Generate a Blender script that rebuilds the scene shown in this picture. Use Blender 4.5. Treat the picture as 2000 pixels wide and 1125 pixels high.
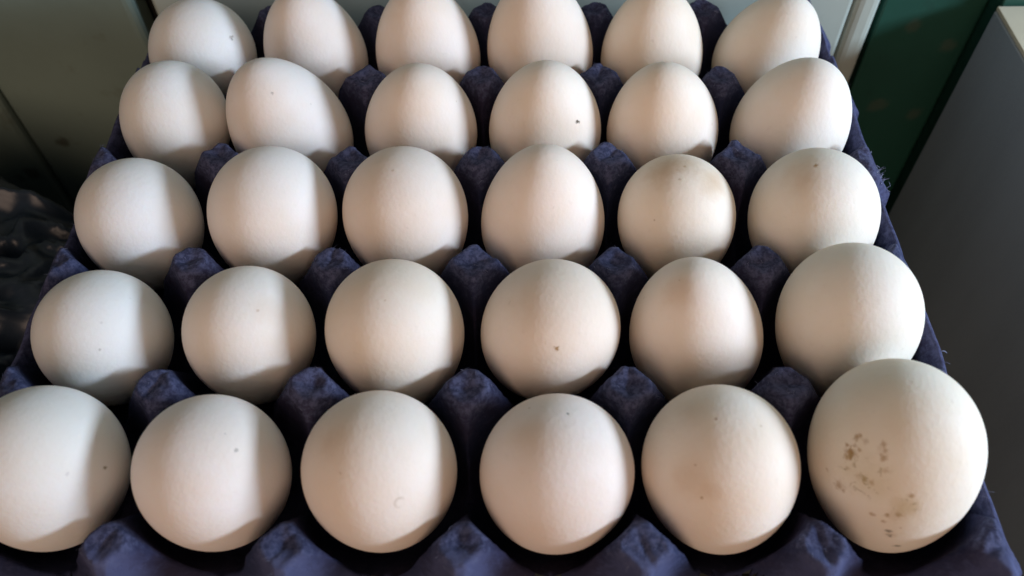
import bpy, math, random
import numpy as np
from mathutils import Vector, Matrix

S = bpy.context.scene
for o in list(bpy.data.objects):
    bpy.data.objects.remove(o)
MM = 0.001
random.seed(4)
RNG = np.random.default_rng(11)

# ------------------------------------------------------------------ camera
cam_d = bpy.data.cameras.new('camera')
cam = bpy.data.objects.new('camera', cam_d)
S.collection.objects.link(cam)
cam_d.sensor_width = 36.0
cam_d.lens = 36.0 * 1606.5 / 2000.0
cam_d.clip_start = 0.01
cam_d.clip_end = 30.0
Rv = Vector((0.99982719, 0.00887419, -0.01633533))
Uv = Vector((0.00269209, 0.80033019, 0.59955346))
Fv = Vector((-0.01839421, 0.59949382, -0.80016799))
m = Matrix.Identity(4)
for r in range(3):
    m[r][0] = Rv[r]; m[r][1] = Uv[r]; m[r][2] = -Fv[r]
m.translation = Vector((0.017423, -0.192593, 0.256161))
cam.matrix_world = m
cam_d.dof.use_dof = True
cam_d.dof.focus_distance = 0.285
cam_d.dof.aperture_fstop = 12.0
S.camera = cam
S.render.resolution_x = 1024
S.render.resolution_y = 576

# ------------------------------------------------------------------ world, lamps, exposure
W = bpy.data.worlds.new('World')
S.world = W
W.use_nodes = True
bg = W.node_tree.nodes['Background']
bg.inputs[0].default_value = (0.80, 0.92, 1.0, 1)
bg.inputs[1].default_value = 0.07


def area(name, loc, target, sx, sy, power, col):
    d = bpy.data.lights.new(name, 'AREA')
    d.shape = 'RECTANGLE'
    d.size = sx
    d.size_y = sy
    d.energy = power
    d.color = col
    o = bpy.data.objects.new(name, d)
    S.collection.objects.link(o)
    o.location = loc
    v = Vector(target) - Vector(loc)
    o.rotation_euler = v.to_track_quat('-Z', 'Y').to_euler()
    return o


AZ, EL, DIST = math.radians(-13), math.radians(16.5), 0.95
key = area('window_light', (DIST * math.cos(EL) * math.cos(AZ), DIST * math.cos(EL) * math.sin(AZ), 0.04 + DIST * math.sin(EL)),
           (0, 0, 0.04), 0.30, 0.14, 10.6, (0.64, 0.795, 1.0))
fill = area('room_light', (-0.12, -1.50, 0.80), (0, 0, 0.03), 1.3, 1.2, 12.8, (1.0, 0.705, 0.53))

S.view_settings.view_transform = 'Standard'
S.view_settings.look = 'None'
S.view_settings.exposure = 0.0
S.view_settings.gamma = 1.0
S.view_settings.use_curve_mapping = False
S.render.engine = 'CYCLES'
S.cycles.max_bounces = 8
S.cycles.diffuse_bounces = 5


# ------------------------------------------------------------------ helpers
def link(o, parent=None):
    S.collection.objects.link(o)
    if parent is not None:
        o.parent = parent
    return o


def tag(o, label=None, cat=None, group=None, kind=None):
    if label: o['label'] = label
    if cat: o['category'] = cat
    if group: o['group'] = group
    if kind: o['kind'] = kind
    return o


def empty(name, loc=(0, 0, 0)):
    o = bpy.data.objects.new(name, None)
    o.location = loc
    o.empty_display_size = 0.02
    return link(o)


def mesh_obj(name, verts, faces, mat, parent=None, smooth=True, normals=None):
    me = bpy.data.meshes.new(name)
    me.from_pydata([tuple(v) for v in verts], [], [tuple(f) for f in faces])
    me.update()
    me.polygons.foreach_set('use_smooth', [smooth] * len(me.polygons))
    if normals is not None:
        me.normals_split_custom_set_from_vertices([tuple(n) for n in normals])
    me.materials.append(mat)
    o = bpy.data.objects.new(name, me)
    return link(o, parent)


def box(name, x0, x1, y0, y1, z0, z1, mat, parent=None, bev=1.0):
    """box in millimetres with bevelled edges"""
    import bmesh
    bm = bmesh.new()
    bmesh.ops.create_cube(bm, size=1.0)
    for v in bm.verts:
        v.co = Vector(((x0 + x1) / 2 + v.co.x * (x1 - x0), (y0 + y1) / 2 + v.co.y * (y1 - y0), (z0 + z1) / 2 + v.co.z * (z1 - z0))) * MM
    if bev:
        bmesh.ops.bevel(bm, geom=list(bm.edges), offset=bev * MM, segments=3, profile=0.5, affect='EDGES')
    me = bpy.data.meshes.new(name)
    bm.to_mesh(me)
    bm.free()
    me.materials.append(mat)
    o = bpy.data.objects.new(name, me)
    return link(o, parent)


class NT:
    def __init__(self, name):
        self.m = bpy.data.materials.new(name)
        self.m.use_nodes = True
        self.t = self.m.node_tree
        self.b = self.t.nodes['Principled BSDF']

    def n(self, kind, **kw):
        nd = self.t.nodes.new(kind)
        for k, v in kw.items():
            setattr(nd, k, v)
        return nd

    def l(self, a, b):
        self.t.links.new(a, b)

    def coords(self):
        return self.n('ShaderNodeTexCoord').outputs['Object']

    def noise(self, vec, scale, detail=4, rough=0.55, dist=0.0):
        nd = self.n('ShaderNodeTexNoise')
        nd.inputs['Scale'].default_value = scale
        nd.inputs['Detail'].default_value = detail
        nd.inputs['Roughness'].default_value = rough
        nd.inputs['Distortion'].default_value = dist
        self.l(vec, nd.inputs['Vector'])
        return nd.outputs['Fac']

    def ramp(self, fac, lo, hi, c0=0.0, c1=1.0):
        nd = self.n('ShaderNodeMapRange')
        nd.interpolation_type = 'SMOOTHSTEP'
        nd.inputs[1].default_value = lo
        nd.inputs[2].default_value = hi
        nd.inputs[3].default_value = c0
        nd.inputs[4].default_value = c1
        self.l(fac, nd.inputs[0])
        return nd.outputs[0]

    def mix(self, fac, a, b):
        nd = self.n('ShaderNodeMix', data_type='RGBA')
        for s, v in ((nd.inputs[0], fac), (nd.inputs[6], a), (nd.inputs[7], b)):
            if hasattr(v, 'is_linked') or hasattr(v, 'links'):
                self.l(v, s)
            elif isinstance(v, (int, float)):
                s.default_value = v
            else:
                s.default_value = (v[0], v[1], v[2], 1)
        return nd.outputs[2]

    def math(self, op, a, b=None):
        nd = self.n('ShaderNodeMath', operation=op)
        for i, v in enumerate((a, b)):
            if v is None: continue
            if hasattr(v, 'links'):
                self.l(v, nd.inputs[i])
            else:
                nd.inputs[i].default_value = v
        return nd.outputs[0]

    def bump(self, height, strength, dist, normal=None):
        nd = self.n('ShaderNodeBump')
        nd.inputs['Strength'].default_value = strength
        nd.inputs['Distance'].default_value = dist
        self.l(height, nd.inputs['Height'])
        if normal is not None:
            self.l(normal, nd.inputs['Normal'])
        return nd.outputs['Normal']


# ------------------------------------------------------------------ materials
def mat_wall(name, base, dirt, spots=(), spotcol=(0.05, 0.045, 0.025)):
    k = NT(name)
    v = k.coords()
    f1 = k.noise(v, 9.0, 5, 0.6)
    f2 = k.noise(v, 60.0, 4, 0.6)
    c = k.mix(k.ramp(f1, 0.35, 0.72), base, tuple(a * 0.82 for a in base))
    c = k.mix(k.ramp(f2, 0.60, 0.78, 0, 0.35), c, dirt)
    for (p, r, s) in spots:
        w = k.n('ShaderNodeVectorMath', operation='DISTANCE')
        k.l(v, w.inputs[0])
        w.inputs[1].default_value = [a * MM for a in p]
        d = k.math('ADD', w.outputs['Value'], k.math('MULTIPLY', k.math('SUBTRACT', k.noise(v, 220.0, 3), 0.5), r * 1.2 * MM))
        c = k.mix(k.ramp(d, r * 0.35 * MM, r * 1.1 * MM, s, 0.0), c, spotcol)
    k.l(c, k.b.inputs['Base Color'])
    k.b.inputs['Roughness'].default_value = 0.55
    k.l(k.bump(f2, 0.25, 0.0006), k.b.inputs['Normal'])
    return k.m


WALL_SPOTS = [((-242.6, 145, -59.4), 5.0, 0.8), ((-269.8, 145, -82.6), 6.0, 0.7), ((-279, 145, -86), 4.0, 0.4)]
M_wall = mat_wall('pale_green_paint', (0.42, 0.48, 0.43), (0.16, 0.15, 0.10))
M_wall2 = mat_wall('shaded_green_paint', (0.185, 0.245, 0.208), (0.09, 0.085, 0.05), WALL_SPOTS)  # darker copy: shade on the left boards put into the paint, plus stains
M_trim = mat_wall('pale_trim_paint', (0.44, 0.49, 0.43), (0.18, 0.17, 0.12))
M_green = mat_wall('green_paint', (0.009, 0.062, 0.041), (0.007, 0.02, 0.013), [((208.5, 156, 5.9), 5, .2), ((230, 156, -6), 5, .2), ((208, 156, -44.5), 6, .22), ((230, 156, -51), 5, .22)], (0.13, 0.10, 0.07))
M_gap = mat_wall('dark_wood', (0.022, 0.021, 0.015), (0.01, 0.01, 0.008))
M_floor = mat_wall('concrete_floor', (0.10, 0.10, 0.095), (0.05, 0.05, 0.045))


def mat_grey():
    k = NT('grey_laminate')
    v = k.coords()
    mp = k.n('ShaderNodeMapping')
    mp.inputs['Scale'].default_value = (1, 5, 1)
    k.l(v, mp.inputs['Vector'])
    f1 = k.noise(mp.outputs[0], 5.0, 4, 0.6)
    f2 = k.noise(v, 700.0, 2, 0.6)
    c = k.mix(k.ramp(f1, 0.3, 0.75), (0.29, 0.34, 0.385), (0.24, 0.285, 0.325))
    c = k.mix(k.ramp(f2, 0.35, 0.75, 0, 0.3), c, (0.31, 0.36, 0.40))
    k.l(c, k.b.inputs['Base Color'])
    k.b.inputs['Roughness'].default_value = 0.5
    k.l(k.bump(f2, 0.15, 0.0003), k.b.inputs['Normal'])
    return k.m


M_grey = mat_grey()
M_cream = mat_wall('cream_laminate', (0.62, 0.58, 0.44), (0.40, 0.36, 0.26))


def mat_pulp():
    k = NT('indigo_paper_pulp')
    v = k.coords()
    f1 = k.noise(v, 26.0, 4, 0.6)
    f2 = k.noise(v, 330.0, 5, 0.7, 0.6)
    f3 = k.noise(v, 1300.0, 4, 0.75, 1.0)
    c = k.mix(k.ramp(f1, 0.35, 0.68), (0.018, 0.025, 0.064), (0.027, 0.023, 0.050))
    c = k.mix(k.ramp(f2, 0.45, 0.72, 0, 0.3), c, (0.062, 0.060, 0.110))
    c = k.mix(k.ramp(f2, 0.30, 0.46, 0.3, 0), c, (0.018, 0.016, 0.032))
    # paler blotches on the post crowns, stronger with height
    sep = k.n('ShaderNodeSeparateXYZ')
    k.l(v, sep.inputs[0])
    hz = k.math('ADD', sep.outputs[2], k.math('MULTIPLY', k.math('SUBTRACT', f2, 0.5), 0.016))
    # outer edge paler: window light on the rim put into the colour
    ed = k.math('ADD', k.math('ABSOLUTE', sep.outputs[0]), k.math('MULTIPLY', k.math('SUBTRACT', f2, 0.5), 0.010))
    c = k.mix(k.math('MULTIPLY', k.ramp(ed, 0.1405, 0.1455, 0, 0.65), k.ramp(k.noise(v, 500.0, 4, 0.7), 0.35, 0.62, 0.35, 1.0)), c, (0.115, 0.125, 0.240))
    ef = k.math('SUBTRACT', k.math('MULTIPLY', sep.outputs[1], -1.0), k.math('MULTIPLY', k.math('SUBTRACT', f2, 0.5), 0.008))
    c = k.mix(k.ramp(ef, 0.1175, 0.1225, 0, 0.7), c, (0.090, 0.100, 0.205))  # light on the front facets put into the colour as well
    c = k.mix(k.math('MULTIPLY', k.ramp(hz, 0.038, 0.047, 0, 0.85), k.ramp(k.noise(v, 620.0, 4, 0.7), 0.38, 0.62, 0.25, 1.0)), c, (0.105, 0.115, 0.208))
    c = k.mix(k.ramp(f3, 0.60, 0.76, 0, 0.45), c, (0.15, 0.15, 0.24))
    k.l(c, k.b.inputs['Base Color'])
    k.b.inputs['Roughness'].default_value = 0.95
    k.b.inputs['Specular IOR Level'].default_value = 0.15
    n1 = k.bump(f2, 0.4, 0.0006)
    k.l(k.bump(f3, 0.8, 0.0004, n1), k.b.inputs['Normal'])
    return k.m


M_pulp = mat_pulp()


def mat_fibre():
    k = NT('pulp_fibre')
    k.b.inputs['Base Color'].default_value = (0.22, 0.24, 0.36, 1)
    k.b.inputs['Roughness'].default_value = 0.9
    return k.m


M_fibre = mat_fibre()


def mat_bag():
    k = NT('black_plastic_film')
    v = k.coords()
    f1 = k.noise(v, 14.0, 4, 0.6)
    c = k.mix(k.ramp(f1, 0.3, 0.7), (0.016, 0.024, 0.034), (0.024, 0.038, 0.062))
    k.l(c, k.b.inputs['Base Color'])
    k.b.inputs['Roughness'].default_value = 0.34
    k.b.inputs['IOR'].default_value = 1.5
    mp = k.n('ShaderNodeMapping')
    mp.inputs['Scale'].default_value = (1, 2.6, 1)
    mp.inputs['Rotation'].default_value = (0, 0, 0.5)
    k.l(v, mp.inputs['Vector'])
    f2 = k.math('ABSOLUTE', k.math('SUBTRACT', k.noise(mp.outputs[0], 13.0, 2, 0.45, 0.4), 0.5))
    k.l(k.bump(f2, 0.35, 0.012), k.b.inputs['Normal'])
    return k.m


M_bag = mat_bag()

SPOTCOL = {'g': (0.22, 0.20, 0.18), 'k': (0.085, 0.06, 0.03), 'b': (0.36, 0.20, 0.06), 'o': (0.17, 0.14, 0.06),
           't': (0.60, 0.38, 0.21), 'y': (0.55, 0.41, 0.18), 'r': (0.42, 0.32, 0.22), 'w': (0.75, 0.68, 0.58)}


def mat_egg(name, tint, spots, inv, seed):
    k = NT(name)
    v0 = k.coords()
    sh = k.n('ShaderNodeVectorMath', operation='ADD')
    k.l(v0, sh.inputs[0])
    sh.inputs[1].default_value = (seed * 0.37, seed * 0.11, seed * 0.23)
    v = sh.outputs[0]
    f1 = k.noise(v, 45.0, 3, 0.5)
    f2 = k.noise(v, 420.0, 3, 0.55)
    f3 = k.noise(v, 800.0, 2, 0.5)
    warm = (tint[0] * 0.965, tint[1] * 0.925, tint[2] * 0.875)
    c = k.mix(k.ramp(f1, 0.32, 0.70), tint, warm)
    c = k.mix(k.ramp(f2, 0.58, 0.80, 0, 0.18), c, tuple(a * 0.82 for a in warm))
    # scattered pin-head specks of dirt
    fs = k.noise(v, 260.0, 1, 0.4)
    c = k.mix(k.ramp(fs, 0.785, 0.82, 0, 0.13), c, (0.32, 0.25, 0.18))
    wob = {}
    n_big = len(spots)
    for (x, y, z, r, s, ty) in spots:
        if n_big > 12 and ty in 'bk':
            r *= 1.45
            s *= 0.85
        if ty == 'y':
            s *= 1.5
        if ty == 't':
            s = min(1, s * 1.25)
        p = inv @ Vector((x * MM, y * MM, z * MM))
        dn = k.n('ShaderNodeVectorMath', operation='DISTANCE')
        k.l(v0, dn.inputs[0])
        dn.inputs[1].default_value = p
        big = ty in 'ty'
        key_ = 'big' if big else 'small'
        if key_ not in wob:
            wob[key_] = k.math('SUBTRACT', k.noise(v, 110.0 if big else 900.0, 4, 0.65), 0.5)
        d = k.math('ADD', dn.outputs['Value'], k.math('MULTIPLY', wob[key_], r * MM * (1.4 if big else 2.6)))
        if ty == 'r':
            d = k.math('ABSOLUTE', k.math('SUBTRACT', dn.outputs['Value'], r * 0.8 * MM))
            fac = k.math('MULTIPLY', k.ramp(d, 0.0, r * 0.38 * MM, s, 0.0), k.ramp(k.noise(v, 170.0, 2), 0.40, 0.60))
        elif big:
            fac = k.ramp(d, 0.0, r * 1.15 * MM, s, 0.0)
            if ty == 'y':   # smeared droppings: mottled patches inside the stained zone
                mot = k.ramp(k.noise(v, 330.0, 5, 0.7, 0.8), 0.54, 0.68, 0, 0.8)
                c = k.mix(k.math('MULTIPLY', mot, k.ramp(d, r * 0.35 * MM, r * 1.0 * MM, 1.0, 0.0)), c, (0.30, 0.21, 0.09))
        else:
            fac = k.ramp(d, r * 0.10 * MM, r * 1.15 * MM, s, 0.0)
        c = k.mix(fac, c, SPOTCOL[ty])
    k.l(c, k.b.inputs['Base Color'])
    k.b.inputs['Roughness'].default_value = 0.62
    k.b.inputs['Specular IOR Level'].default_value = 0.28
    k.b.inputs['Subsurface Weight'].default_value = 0.18
    k.b.inputs['Subsurface Radius'].default_value = (1.0, 0.55, 0.32)
    k.b.inputs['Subsurface Scale'].default_value = 0.0022
    n1 = k.bump(f2, 0.13, 0.0007)
    k.l(k.bump(f3, 0.22, 0.00035, n1), k.b.inputs['Normal'])
    return k.m


# ------------------------------------------------------------------ setting: floor, wall
fl = box('floor', -1600, 1900, -1500, 190, -470, -450, M_floor, bev=0)
tag(fl, 'grey concrete floor below the tray', kind='structure')

wall = empty('wall_back', (0, 0.145, -0.45))
tag(wall, 'pale green painted board wall behind the egg tray', kind='structure')


def wbox(name, *a, **k):
    o = box(name, *a, **k)
    o.parent = wall
    o.matrix_parent_inverse = Matrix.Translation(wall.location).inverted()
    return o


wbox('backing_board', -1600, 1900, 166, 186, -449, 700, M_gap, bev=0)
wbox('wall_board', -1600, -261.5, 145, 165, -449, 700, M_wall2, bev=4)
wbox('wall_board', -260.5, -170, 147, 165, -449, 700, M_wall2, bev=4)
wbox('wall_board', -161, 171.6, 149, 165, -449, 700, M_wall, bev=2)
wbox('trim_strip', 173, 185, 148.6, 165, -449, 700, M_trim, bev=4)
wbox('green_board', 190, 239, 156, 165, -449, 700, M_green, bev=1)
wbox('green_board', 240, 262, 146.5, 165, -449, 700, M_green, bev=1)
wbox('wall_board', 263, 1900, 146.5, 165, -449, 700, M_cream, bev=1)

# ------------------------------------------------------------------ cabinet on the right
cab = empty('cabinet', (0.40, -0.1, -0.45))
tag(cab, 'grey sided cabinet with a cream top right of the egg tray', 'cabinet')


def cbox(name, *a, **k):
    o = box(name, *a, **k)
    o.parent = cab
    o.matrix_parent_inverse = Matrix.Translation(cab.location).inverted()
    return o


cbox('side_panel', 237, 252, -420, 145, -449, 21.8, M_grey, bev=0.8)
cbox('side_panel', 560, 575, -420, 145, -449, 20.5, M_grey, bev=0.8)
cbox('back_panel', 252.5, 559.5, 139, 145, -449, 20.5, M_grey, bev=0.5)
cbox('door', 252.5, 559.5, -420, -404, -445, 20.5, M_grey, bev=0.8)
cbox('top_board', 237.5, 575, -420, 145, 22, 24, M_cream, bev=0.3)

# ------------------------------------------------------------------ stand hidden under the tray
st = empty('stand', (0, 0, -0.45))
tag(st, 'dark wooden stand carrying the egg tray', 'stand')


def sbox(name, *a, **k):
    o = box(name, *a, **k)
    o.parent = st
    o.matrix_parent_inverse = Matrix.Translation(st.location).inverted()
    return o


sbox('board', -128, 128, -104, 104, -22, -0.3, M_gap, bev=1.5)
for sx in (-1, 1):
    for sy in (-1, 1):
        sbox('leg', sx * 110 - 14, sx * 110 + 14, sy * 86 - 14, sy * 86 + 14, -449, -22.5, M_gap, bev=1.5)
for sy in (-1, 1):
    sbox('apron', -95, 95, sy * 86 - 8, sy * 86 + 8, -90, -22.5, M_gap, bev=1.0)
for sx in (-1, 1):
    sbox('apron', sx * 110 - 8, sx * 110 + 8, -71, 71, -90, -22.5, M_gap, bev=1.0)

# ------------------------------------------------------------------ eggs and tray data (millimetres, fitted from real egg sizes)
EGGS = {
  'A1': (-119.97,93.89,34.41,42.85,55.88,0.175,0.001,-0.14),
  'A2': (-72.51,96.75,38.72,42.44,57.80,-0.070,-0.091,0.16),
  'A3': (-24.67,96.65,38.81,43.94,59.07,-0.068,-0.042,0.16),
  'A4': (22.88,97.24,40.46,44.73,60.98,-0.085,-0.034,0.16),
  'A5': (70.45,96.59,37.39,42.63,57.00,-0.014,0.029,0.16),
  'A6': (119.09,95.94,35.99,41.76,54.93,0.220,-0.104,0.14),
  'B1': (-119.80,50.14,36.84,40.08,55.20,0.174,0.112,-0.14),
  'B2': (-75.24,48.77,39.12,44.85,60.62,-0.237,-0.056,0.14),
  'B3': (-23.85,49.75,37.85,43.89,58.35,0.072,-0.190,0.16),
  'B4': (24.58,49.91,38.20,43.83,58.67,0.015,-0.163,0.16),
  'B5': (69.96,49.66,37.16,42.98,57.47,-0.127,-0.093,0.16),
  'B6': (119.79,49.71,38.15,43.32,57.90,0.106,-0.105,0.14),
  'C1': (-120.26,0.49,34.45,41.53,54.70,0.116,0.010,-0.14),
  'C2': (-72.61,1.23,36.59,44.24,58.52,0.170,0.017,-0.14),
  'C3': (-25.07,1.03,36.24,43.75,58.40,-0.014,0.035,-0.14),
  'C4': (23.16,2.71,37.97,44.04,59.46,0.014,0.010,0.16),
  'C5': (70.29,1.36,33.93,40.86,54.45,-0.097,0.057,-0.14),
  'C6': (117.88,0.58,35.26,43.65,57.65,-0.145,0.034,-0.14),
  'D1': (-119.54,-47.07,32.75,40.90,53.10,0.177,-0.024,-0.14),
  'D2': (-71.87,-46.42,33.20,40.91,53.65,0.082,0.005,-0.14),
  'D3': (-24.46,-47.18,34.73,43.58,57.34,-0.012,0.014,-0.14),
  'D4': (23.70,-45.35,34.68,43.62,57.16,0.263,-0.242,-0.14),
  'D5': (71.24,-44.72,35.64,42.31,56.82,-0.172,0.091,0.14),
  'D6': (118.37,-44.41,37.13,43.22,58.89,-0.020,0.109,-0.14),
  'E1': (-120.76,-93.95,35.61,43.55,57.58,0.214,0.084,-0.14),
  'E2': (-72.28,-94.16,33.96,42.37,55.47,0.011,-0.058,-0.14),
  'E3': (-24.30,-93.95,34.46,43.30,56.69,-0.035,-0.029,-0.14),
  'E4': (25.07,-94.35,33.97,43.13,56.46,0.134,-0.056,-0.14),
  'E5': (71.94,-93.73,35.00,43.35,57.74,-0.107,0.117,-0.14),
  'E6': (120.07,-91.34,38.83,45.15,63.49,-0.080,0.304,-0.14),
}
SPOTS = {
  'A1': [[17.84, -6.69, 17.52, 1.04, 0.75, 'g'], [18.23, -5.47, 17.61, 0.62, 0.5, 'g']],
  'B2': [[1.82, -10.15, 24.95, 0.73, 0.6, 'g'], [13.52, -7.17, 17.36, 0.38, 0.3, 'g']],
  'B3': [[15.37, -6.25, 17.75, 0.38, 0.4, 'b']],
  'B4': [[11.16, -14.47, 14.32, 0.93, 0.95, 'k'], [11.94, -14.01, 13.9, 0.65, 0.9, 'k']],
  'C3': [[-1.22, -2.53, 28.93, 0.58, 0.35, 'b']],
  'C5': [[-0.52, 2.52, 27.04, 0.68, 0.6, 'b'], [-2.8, -3.07, 26.75, 0.67, 0.4, 'b'], [-6.82, 1.07, 26.16, 8.5, 0.42, 't'], [1.07, 4.04, 26.71, 6.83, 0.35, 't'], [9.18, -1.91, 24.28, 7.63, 0.4, 't'], [-10.84, -12.91, 17.71, 0.42, 0.5, 'b']],
  'C6': [[-5.9, 0.97, 28.18, 1.0, 0.85, 'b'], [-9.44, -2.74, 26.77, 9.17, 0.3, 't']],
  'D1': [[9.37, -14.15, 17.9, 0.61, 0.45, 'g'], [9.87, -7.68, 22.77, 0.61, 0.2, 'g']],
  'D2': [[8.97, -5.37, 24.05, 0.61, 0.35, 'b'], [11.05, -3.55, 23.33, 6.91, 0.15, 't']],
  'D3': [[0.46, -4.95, 28.02, 0.45, 0.3, 'b']],
  'D4': [[2.2, -18.3, 20.01, 1.04, 0.9, 'b'], [1.76, -18.58, 19.61, 0.45, 0.35, 'w'], [-5.48, -7.71, 25.88, 8.97, 0.15, 't']],
  'D5': [[-8.77, 0.33, 26.4, 0.3, 0.4, 'b'], [-9.28, -3.1, 25.19, 6.79, 0.22, 't']],
  'E1': [[21.81, -3.4, 11.51, 0.85, 0.8, 'o'], [16.44, -8.7, 18.96, 0.68, 0.25, 'g']],
  'E2': [[12.5, -2.83, 23.34, 0.68, 0.55, 'g'], [9.44, 0.78, 25.35, 0.41, 0.4, 'g']],
  'E3': [[8.61, -15.68, 18.28, 1.72, 0.35, 'r'], [-6.39, -10.44, 24.57, 0.53, 0.35, 'b'], [-10.03, -1.68, 25.84, 6.72, 0.25, 't']],
  'E4': [[3.07, 6.22, 26.97, 0.54, 0.85, 'k'], [-7.12, 9.76, 23.56, 0.35, 0.5, 'b'], [-7.69, 0.29, 26.22, 7.39, 0.16, 't']],
  'E5': [[-5.27, 2.92, 28.16, 0.53, 0.7, 'b'], [-11.32, -7.87, 23.5, 0.4, 0.55, 'b'], [-9.75, -14.61, 18.39, 0.59, 0.85, 'b'], [6.14, 1.2, 27.5, 0.47, 0.4, 'b'], [-12.87, -9.85, 20.97, 7.28, 0.25, 't'], [-10.77, 7.31, 25.04, 6.16, 0.2, 't'], [-7.45, -13.94, 20.76, 3.27, 0.15, 't']],
  'E6': [[-18.36, -5.96, 17.95, 1.61, 0.5, 'b'], [-12.27, -8.36, 23.58, 1.43, 0.22, 'b'], [-19.14, -10.55, 8.21, 1.64, 0.25, 'b'], [-7.21, -19.65, 9.08, 2.0, 0.22, 'b'], [-5.67, -21.44, 0.28, 1.37, 0.25, 'b'], [-18.44, -6.55, 17.34, 1.21, 0.95, 'b'], [-18.21, -5.67, 18.55, 0.67, 0.8, 'b'], [-17.17, -3.49, 21.55, 0.8, 0.8, 'b'], [-16.52, -3.38, 22.49, 0.53, 0.7, 'b'], [-18.8, -4.11, 18.65, 0.54, 0.8, 'b'], [-17.67, -5.01, 19.89, 0.53, 0.7, 'b'], [-16.89, -6.2, 20.25, 0.53, 0.7, 'b'], [-12.05, -6.84, 24.83, 0.65, 0.6, 'b'], [-12.23, -9.56, 22.53, 0.78, 0.65, 'b'], [-11.74, -8.27, 23.98, 0.65, 0.5, 'b'], [-11.54, -12.12, 20.48, 0.65, 0.5, 'b'], [-13.94, -13.31, 15.9, 0.66, 0.65, 'b'], [-19.4, -10.35, 7.41, 1.1, 0.55, 'b'], [-16.64, -11.05, 14.95, 0.8, 0.4, 'b'], [-21.43, -6.08, 7.74, 0.56, 0.4, 'b'], [-18.57, -8.67, 14.43, 0.54, 0.5, 'b'], [-5.2, -17.3, 16.86, 0.78, 0.75, 'b'], [-8.98, -19.14, 8.47, 0.67, 0.75, 'b'], [-6.34, -19.71, 9.94, 0.8, 0.6, 'b'], [-11.88, -18.08, 6.45, 0.68, 0.7, 'b'], [-9.07, -19.69, 5.61, 0.54, 0.6, 'b'], [-6.8, -20.96, 1.98, 0.68, 0.85, 'k'], [-5.78, -21.43, -0.15, 0.69, 0.85, 'k'], [-2.07, -22.08, -6.12, 0.84, 0.95, 'k'], [-4.56, -21.22, 4.93, 0.4, 0.5, 'b'], [-15.64, -5.01, 22.57, 0.66, 0.4, 'b'], [-18.16, -12.19, 7.31, 0.55, 0.4, 'b'], [-5.72, -18.92, 12.8, 3.94, 0.3, 'y'], [-15.71, -11.57, 15.8, 9.3, 0.22, 'y']],
}

PITCH = 47.0


def egg_axis(ax, ay):
    a = np.array([ax, ay, 1.0])
    return a / np.linalg.norm(a)


_tt = np.linspace(-1, 1, 801)


def prof_max(k):
    return (np.sqrt(1 - _tt ** 2) * (1 - k * _tt)).max()


def egg_under(X, Y, e):
    """height of an egg's underside above each grid point (inf where the egg is not above)"""
    cx, cy, cz, D, L, ax, ay, k = e
    a = egg_axis(ax, ay)
    mx = prof_max(k)
    out = np.full(X.shape, np.inf)
    sel = np.hypot(X - cx, Y - cy) < D / 2 + 6
    x, y = X[sel] - cx, Y[sel] - cy
    res = np.full(x.shape, np.inf)
    for z in np.linspace(-L / 2 - 1, L * 0.25, 140):
        t = (x * a[0] + y * a[1] + z * a[2])
        rad = np.sqrt(np.maximum(0, x * x + y * y + z * z - t * t))
        t = t / (L / 2)
        tc = np.clip(t, -1, 1)
        ins = (np.abs(t) < 1) & (rad < np.sqrt(1 - tc ** 2) * (1 - k * tc) / mx * D / 2) & ~np.isfinite(res)
        res[ins] = z + cz
    out[sel] = res
    return out


def vnoise(X, Y, cell, seed):
    r = np.random.default_rng(seed)
    g = r.random((160, 160))
    u, v = X / cell + 80.3, Y / cell + 80.7
    i, j = np.floor(u).astype(int), np.floor(v).astype(int)
    fu, fv = u - i, v - j
    fu, fv = fu * fu * (3 - 2 * fu), fv * fv * (3 - 2 * fv)
    i %= 159
    j %= 159
    return (g[i, j] * (1 - fu) * (1 - fv) + g[i + 1, j] * fu * (1 - fv) + g[i, j + 1] * (1 - fu) * fv + g[i + 1, j + 1] * fu * fv) - 0.5


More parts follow.
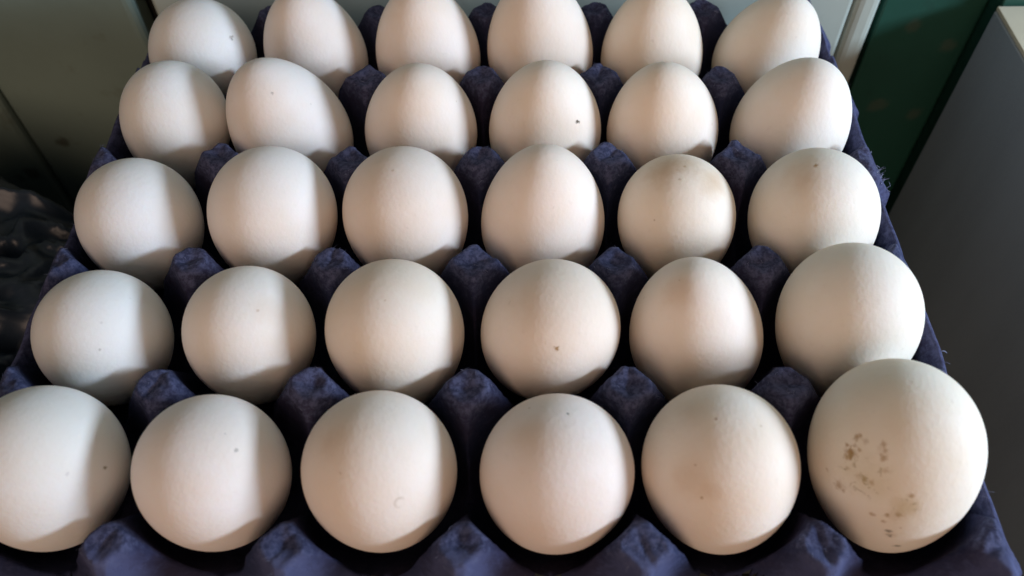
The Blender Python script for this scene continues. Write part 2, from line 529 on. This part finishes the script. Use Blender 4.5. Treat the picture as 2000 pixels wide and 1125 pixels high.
def build_tray():
    step = 0.75
    xs = np.arange(-162, 162.01, step)
    ys = np.arange(-139, 139.01, step)
    X, Y = np.meshgrid(xs, ys)
    # gentle warp so that nothing is ruler straight
    WX = X + 1.6 * vnoise(X, Y, 30, 1) + 0.7 * vnoise(X, Y, 9, 2)
    WY = Y + 1.6 * vnoise(X, Y, 30, 3) + 0.7 * vnoise(X, Y, 9, 4)
    ci = np.round(WX / PITCH - 0.5)          # cup index, centre (ci+0.5)*PITCH
    cj = np.round(WY / PITCH)
    dx = WX - (ci + 0.5) * PITCH
    dy = WY - cj * PITCH
    # slightly squared cups
    d = (np.abs(dx) ** 2.12 + np.abs(dy) ** 2.12) ** (1 / 2.12) * 1.012
    dk = np.array([0, 8, 13, 17, 20, 22, 23.6, 24.8, 25.9, 26.7, 27.3, 28.3, 33.6])
    zk = np.array([6, 6.2, 7.6, 10.2, 13.2, 15.6, 18.2, 27.0, 37.6, 43.4, 45.3, 46.1, 45.3])
    # smooth interpolation
    fine = np.linspace(0, 36, 721)
    zf = np.interp(fine, dk, zk)
    kern = np.hanning(21); kern /= kern.sum()
    zf = np.convolve(np.pad(zf, 10, mode='edge'), kern, mode='valid')
    Z = np.interp(d, fine, zf)
    # posts: own height, tilt, pressed dimple
    pi_ = np.clip(np.round(WX / PITCH), -3, 3)
    pj_ = np.clip(np.round(WY / PITCH + 2.5), 0, 5)
    px, py = WX - pi_ * PITCH, WY - (pj_ - 2.5) * PITCH
    rowdz = np.array([-1.2, 0.4, 0.2, 1.8, 0.2, -2.2])
    r = np.random.default_rng(5)
    hv = r.normal(0, 0.7, (7, 6)); tx = r.normal(0, 0.05, (7, 6)); ty = r.normal(0, 0.05, (7, 6)); dm = r.uniform(0.2, 1.9, (7, 6))
    ox = r.normal(0, 1.2, (7, 6)); oy = r.normal(0, 1.2, (7, 6))
    ii, jj = (pi_ + 3).astype(int), pj_.astype(int)
    wgt = np.clip((Z - 22) / 22, 0, 1)
    Z = Z + wgt * (rowdz[jj] + hv[ii, jj] + tx[ii, jj] * px + ty[ii, jj] * py)
    rc = np.hypot(px, py)
    Z = np.minimum(Z, 46.0 + rowdz[jj] + hv[ii, jj] - (rc * (1 + 0.10 * vnoise(X, Y, 5, 51)) - 6.0 + 0.6 * r.normal(0, 1, (7, 6))[ii, jj]) * 1.65)
    rr = np.hypot(px - ox[ii, jj], py - oy[ii, jj])
    Z = Z - wgt * dm[ii, jj] * np.exp(-(rr / 2.6) ** 2) + wgt * 0.8 * np.exp(-(rr / 1.1) ** 2) * (dm[ii, jj] > 1.0)
    # crease lines across some post tops
    Z = Z - wgt * 0.55 * np.exp(-((px * np.cos(tx[ii, jj] * 40) + py * np.sin(tx[ii, jj] * 40)) / 0.9) ** 2)
    # rough pulp
    Z = Z + 0.9 * vnoise(X, Y, 6.0, 7) + 0.5 * vnoise(X, Y, 2.6, 8) + 0.3 * vnoise(X, Y, 1.3, 9)
    bx, by = 3 * PITCH, 2.5 * PITCH
    # the outer posts along both sides are half posts with a sloping outer face
    sx_ = np.abs(WX) - bx
    # continuous side rims joining the half posts
    ridge = 36.5 + 2.2 * vnoise(X, Y, 14, 33) - np.maximum(0, 3.2 - sx_) * 3.0 - np.maximum(0, sx_ - 5.0) * 2.4
    Z = np.where(np.abs(WY) < by + 2, np.maximum(Z, ridge), Z)
    Z = np.minimum(Z, np.maximum(46.5 + rowdz[jj] - (sx_ + 2.0) * 1.4, 10) + 0.6 * vnoise(X, Y, 3.1, 31))
    out = np.maximum(np.abs(WX) - bx, np.abs(WY) - by)
    # cups are moulded round the eggs: floor touches, walls never cut in
    for n, e in EGGS.items():
        un = egg_under(X, Y, e)
        low = un.min()
        near = np.hypot(X - e[0], Y - e[1]) < 9
        Z = np.where(near & np.isfinite(un), np.maximum(Z, np.minimum(un, low + 1.0) - 0.05), Z)
        Z = np.minimum(Z, un - 0.02)
    ny, nx = X.shape
    gy, gx = np.gradient(Z, step)
    N = np.stack([-gx, -gy, np.ones_like(Z)], -1)
    N /= np.linalg.norm(N, axis=-1, keepdims=True)
    # faces to keep: all inside, outside only while above the ragged rim height
    edge = 17.0 + 5.0 * vnoise(X, Y, 5, 21) + 3.0 * vnoise(X, Y, 1.6, 22)
    keepv = (out <= 0.5) | ((out < 13.0 + 2.0 * vnoise(X, Y, 4, 23)) & (Z > edge))
    kf = keepv[:-1, :-1] & keepv[1:, :-1] & keepv[:-1, 1:] & keepv[1:, 1:]
    Zc = (Z[:-1, :-1] + Z[1:, 1:]) / 2
    cout = (out[:-1, :-1] + out[1:, 1:]) / 2
    cpx, cpy = np.abs(px[:-1, :-1]), np.abs(py[:-1, :-1])
    ispost = kf & (Zc > 30) & (cpx + cpy < 19)
    isrim = kf & ~ispost & (cout > 0)
    iscup = kf & ~ispost & ~isrim
    cidx = np.clip(ci[:-1, :-1], -3, 2) + 3
    cjdx = np.clip(cj[:-1, :-1], -2, 2) + 2
    idx = np.arange(ny * nx).reshape(ny, nx)
    V = np.stack([X, Y, Z], -1).reshape(-1, 3) * MM
    NN = N.reshape(-1, 3)
    root = empty('egg_tray')
    tag(root, 'dark indigo moulded pulp tray holding thirty eggs', 'egg tray')

    def emit(name, mask, skirt=False):
        jj_, ii_ = np.nonzero(mask)
        if len(jj_) < 6:
            return
        q = np.stack([idx[jj_, ii_], idx[jj_, ii_ + 1], idx[jj_ + 1, ii_ + 1], idx[jj_ + 1, ii_]], 1)
        u, inv = np.unique(q, return_inverse=True)
        q = inv.reshape(q.shape)
        verts = V[u]
        nrm = NN[u]
        faces = q.tolist()
        vl, nl = verts.tolist(), nrm.tolist()
        if skirt:
            # torn edge thickness wherever the sheet ends
            glob = {int(g): i for i, g in enumerate(u)}
            low = {}
            for (j, i) in zip(jj_, ii_):
                for (a, b, oj, oi) in (((j, i), (j, i + 1), j - 1, i), ((j, i + 1), (j + 1, i + 1), j, i + 1),
                                       ((j + 1, i + 1), (j + 1, i), j + 1, i), ((j + 1, i), (j, i), j, i - 1)):
                    if 0 <= oj < kf.shape[0] and 0 <= oi < kf.shape[1] and kf[oj, oi]:
                        continue
                    ids = []
                    for (aj, ai) in (a, b):
                        g = int(idx[aj, ai])
                        if g not in low:
                            p = V[g]
                            c = np.array([np.sign(p[0]) * 0.0009 * (abs(p[0]) > 0.139), np.sign(p[1]) * 0.0009 * (abs(p[1]) > 0.115), 0])
                            vl.append([p[0] - c[0], p[1] - c[1], p[2] - 0.0024])
                            nl.append([np.sign(p[0]) * 0.7, np.sign(p[1]) * 0.7, -0.3])
                            low[g] = len(vl) - 1
                        ids.append((glob[g], low[g]))
                    faces.append([ids[1][0], ids[0][0], ids[0][1], ids[1][1]])
        return mesh_obj(name, vl, faces, M_pulp, root, True, nl)

    for j in range(5):
        for i in range(6):
            emit('cup', iscup & (cidx == i) & (cjdx == j))
    for j in range(6):
        for i in range(7):
            emit('post', ispost & (ii[:-1, :-1] == i) & (jj[:-1, :-1] == j), True)
    emit('rim', isrim, True)
    # loose fibres on the torn edges and post crowns
    fv, ff = [], []
    cand = np.argwhere(kf & (cout > 3) & (Zc > 17))
    cand2 = np.argwhere(ispost & (Zc > 42))
    r2 = random.Random(8)

    def strand(p, dirv, ln, rad):
        segs = 6
        pts = []
        cur = Vector(p)
        dv = Vector(dirv).normalized()
        for s in range(segs + 1):
            pts.append(cur.copy())
            dv = (dv + Vector((r2.gauss(0, .35), r2.gauss(0, .35), r2.gauss(0, .3)))).normalized()
            cur = cur + dv * (ln / segs)
        base = len(fv)
        for s, q in enumerate(pts):
            w = rad * (1 - 0.75 * s / segs)
            for a in range(3):
                an = a * 2.0944
                fv.append((q.x + w * math.cos(an), q.y + w * math.sin(an) * 0.7, q.z + w * math.sin(an + .6)))
        for s in range(segs):
            for a in range(3):
                b_ = (a + 1) % 3
                ff.append((base + s * 3 + a, base + s * 3 + b_, base + s * 3 + 3 + b_, base + s * 3 + 3 + a))

    for c in [cand[r2.randrange(len(cand))] for _ in range(60)]:
        p = V[idx[c[0], c[1]]]
        dirv = (np.sign(p[0]) * (abs(p[0]) > .139) + r2.gauss(0, .5), np.sign(p[1]) * (abs(p[1]) > .115) + r2.gauss(0, .5), r2.gauss(0.3, .4))
        strand(p, dirv, r2.uniform(.0008, .0028), r2.uniform(.00005, .00010))
    # a larger frayed tuft at the right edge and one near the third row
    for (ty_, cnt) in ((.0225, 16), (.0265, 9), (-.055, 5), (-.063, 3), (-.030, 2)):
        near = cand[(np.abs(V[idx[cand[:, 0], cand[:, 1]]][:, 1] - ty_) < .0035) & (V[idx[cand[:, 0], cand[:, 1]]][:, 0] > .140)]
        if not len(near):
            continue
        for _ in range(cnt):
            c = near[r2.randrange(len(near))]
            p = V[idx[c[0], c[1]]]
            strand(p, (.7 + r2.gauss(0, .9), r2.gauss(.2, 1.1), .5 + r2.gauss(0, .6)), r2.uniform(.0008, .0040) * r2.uniform(.5, 1.2), r2.uniform(.00008, .00030))
    for c in [cand2[r2.randrange(len(cand2))] for _ in range(260)]:
        p = V[idx[c[0], c[1]]]
        strand(p, (r2.gauss(0, 1), r2.gauss(0, 1), .35), r2.uniform(.0008, .0022), r2.uniform(.00004, .00008))
    fo = mesh_obj('frayed_fibres', fv, ff, M_fibre, root)
    tag(fo, 'pale loose fibres on the torn tray edge', kind='stuff')
    return root


build_tray()

# ------------------------------------------------------------------ eggs
LABEL = {
    'A1': 'round egg with a dark double speck, leftmost in the back row',
    'A2': 'egg with its pointed end up, second from the left in the back row',
    'A3': 'plain pointed egg, third from the left in the back row',
    'A4': 'plain pointed egg, third from the right in the back row',
    'A5': 'plain pointed egg, second from the right in the back row',
    'A6': 'egg leaning right in the back right corner of the tray',
    'B1': 'white egg leaning against its neighbour, leftmost in the second row from the back',
    'B2': 'large slanted egg with one tiny dark speck, in the second row from the back',
    'B3': 'plain egg, third from the left in the second row from the back',
    'B4': 'egg with a short black fleck on its right, second row from the back',
    'B5': 'plain tapered egg, second from the right in the second row from the back',
    'B6': 'egg leaning right, rightmost in the second row from the back',
    'C1': 'round white egg, leftmost in the middle row',
    'C2': 'large round egg, second from the left in the middle row',
    'C3': 'egg with a small bump, third from the left in the middle row',
    'C4': 'smooth egg with its pointed end up, third from the right in the middle row',
    'C5': 'small egg with tan blotches, second from the right in the middle row',
    'C6': 'egg with a brown spot near its top, rightmost in the middle row',
    'D1': 'round white egg, leftmost in the second row from the front',
    'D2': 'plain round egg, second from the left in the second row from the front',
    'D3': 'plain cream egg, third from the left in the second row from the front',
    'D4': 'round egg with a brown chipped spot low down, second row from the front',
    'D5': 'tapered cream egg, second from the right in the second row from the front',
    'D6': 'large egg, rightmost in the second row from the front',
    'E1': 'egg with an olive speck, cut by the left picture edge in the front row',
    'E2': 'round egg with two faint grey specks, second from the left in the front row',
    'E3': 'egg with a pale ring mark, third from the left in the front row',
    'E4': 'round egg with a tiny dark dash near its top, in the front row',
    'E5': 'egg with brown pinprick specks, second from the right in the front row',
    'E6': 'largest egg, smeared with brown dirt, in the front right corner',
}
TINT = {1: (0.84, 0.83, 0.81), 2: (0.88, 0.815, 0.765), 3: (0.90, 0.80, 0.72), 4: (0.90, 0.795, 0.705), 5: (0.90, 0.795, 0.69), 6: (0.885, 0.815, 0.73)}  # by column: colour cast of light and lens put into the shells


def build_egg(n, e, seed):
    cx, cy, cz, D, L, ax, ay, k = e
    a = Vector(egg_axis(ax, ay))
    q = Vector((0, 0, 1)).rotation_difference(a)
    nt, na = 56, 88
    mx = prof_max(k)
    r = np.random.default_rng(seed)
    c1, c2, p1, p2 = r.normal(0, .004), r.normal(0, .003), r.uniform(0, 6.28), r.uniform(0, 6.28)
    verts = [(0, 0, L / 2 * MM)]
    for i in range(1, nt):
        th = math.pi * i / nt
        t = math.cos(th)
        rad = math.sin(th) * (1 - k * t) / mx * D / 2
        for j in range(na):
            ph = 2 * math.pi * j / na
            w = 1 + c1 * math.cos(2 * ph + p1) + c2 * math.cos(ph + p2 + 2 * t)
            verts.append((rad * w * math.cos(ph) * MM, rad * w * math.sin(ph) * MM, t * L / 2 * MM))
    verts.append((0, 0, -L / 2 * MM))
    faces = [(0, 1 + j, 1 + (j + 1) % na) for j in range(na)]
    for i in range(nt - 2):
        b = 1 + i * na
        for j in range(na):
            j2 = (j + 1) % na
            faces.append((b + j, b + na + j, b + na + j2, b + j2))
    b = 1 + (nt - 2) * na
    faces += [(b + j, len(verts) - 1, b + (j + 1) % na) for j in range(na)]
    t0 = TINT[int(n[1])]
    v = r.normal(0, 0.014)
    wv = r.normal(0, 0.010)
    tint = (t0[0] + v, t0[1] + v, t0[2] + v + wv)
    mat = mat_egg('eggshell_' + n.lower(), tint, SPOTS.get(n, []), q.inverted().to_matrix(), seed)
    o = mesh_obj('egg', verts, faces, mat)
    o.location = Vector((cx, cy, cz)) * MM
    o.rotation_mode = 'QUATERNION'
    o.rotation_quaternion = q
    tag(o, LABEL[n], 'egg', 'eggs standing in the tray')


for s, (n, e) in enumerate(EGGS.items()):
    build_egg(n, e, s + 3)


# ------------------------------------------------------------------ black plastic sack beside the tray
def build_sack():
    nu, nv = 340, 260
    verts, faces = [], []
    cx, cy = -0.322, -0.028
    ztop, zbot = -0.006, -0.449
    r = np.random.default_rng(3)
    folds = [(r.uniform(0, 6.28), r.integers(5, 17), r.uniform(.002, .006)) for _ in range(9)]
    U = np.linspace(0, 2 * np.pi, nu, endpoint=False)
    T = np.linspace(0, 1, nv)
    uu, tt = np.meshgrid(U, T)
    # t: 0 at crown centre .. 1 at floor
    prof = np.where(tt < .45, np.sin(np.clip(tt / .45, 0, 1) * np.pi / 2) ** .8, 1 + .05 * np.sin((tt - .45) * 6))
    sq = (np.abs(np.cos(uu)) ** 3 + np.abs(np.sin(uu)) ** 3) ** (-1 / 3)
    fold = sum(a * np.cos(n_ * uu + p + 3 * np.sin(4 * tt + p)) for p, n_, a in folds)
    x = cx + (0.150 * prof * sq + fold * np.clip(tt * 3, 0, 1)) * np.cos(uu)
    y = cy + (0.132 * prof * sq + fold * np.clip(tt * 3, 0, 1)) * np.sin(uu)
    drop = np.where(tt < .45, 0.075 * (1 - np.sqrt(np.clip(1 - (tt / .45) ** 5, 0, 1))), 0.075 + (tt - .45) / .55 * (ztop - zbot - 0.075))
    crumple = 0.018 * vnoise(x * 1000, y * 1000, 34, 41) - 0.024 * np.abs(vnoise(x * 1000 + y * 400, y * 1700, 24, 42)) - 0.018 * np.abs(vnoise(x * 1300 - y * 700, y * 1000, 15, 43))
    crumple = crumple - 0.005 * np.abs(vnoise(x * 800 + y * 900, x * 900 - y * 500, 11, 44))
    z = ztop - drop + crumple * np.clip((.85 - tt) * 8, 0, 1)
    z = np.maximum(z, zbot)
    V = np.stack([x, y, z], -1).reshape(-1, 3)
    for i in range(nv - 1):
        for j in range(nu):
            j2 = (j + 1) % nu
            faces.append((i * nu + j, (i + 1) * nu + j, (i + 1) * nu + j2, i * nu + j2))
    o = mesh_obj('plastic_sack', V.tolist(), faces, M_bag)
    tag(o, 'crumpled glossy black plastic sack left of the egg tray', 'sack')


build_sack()
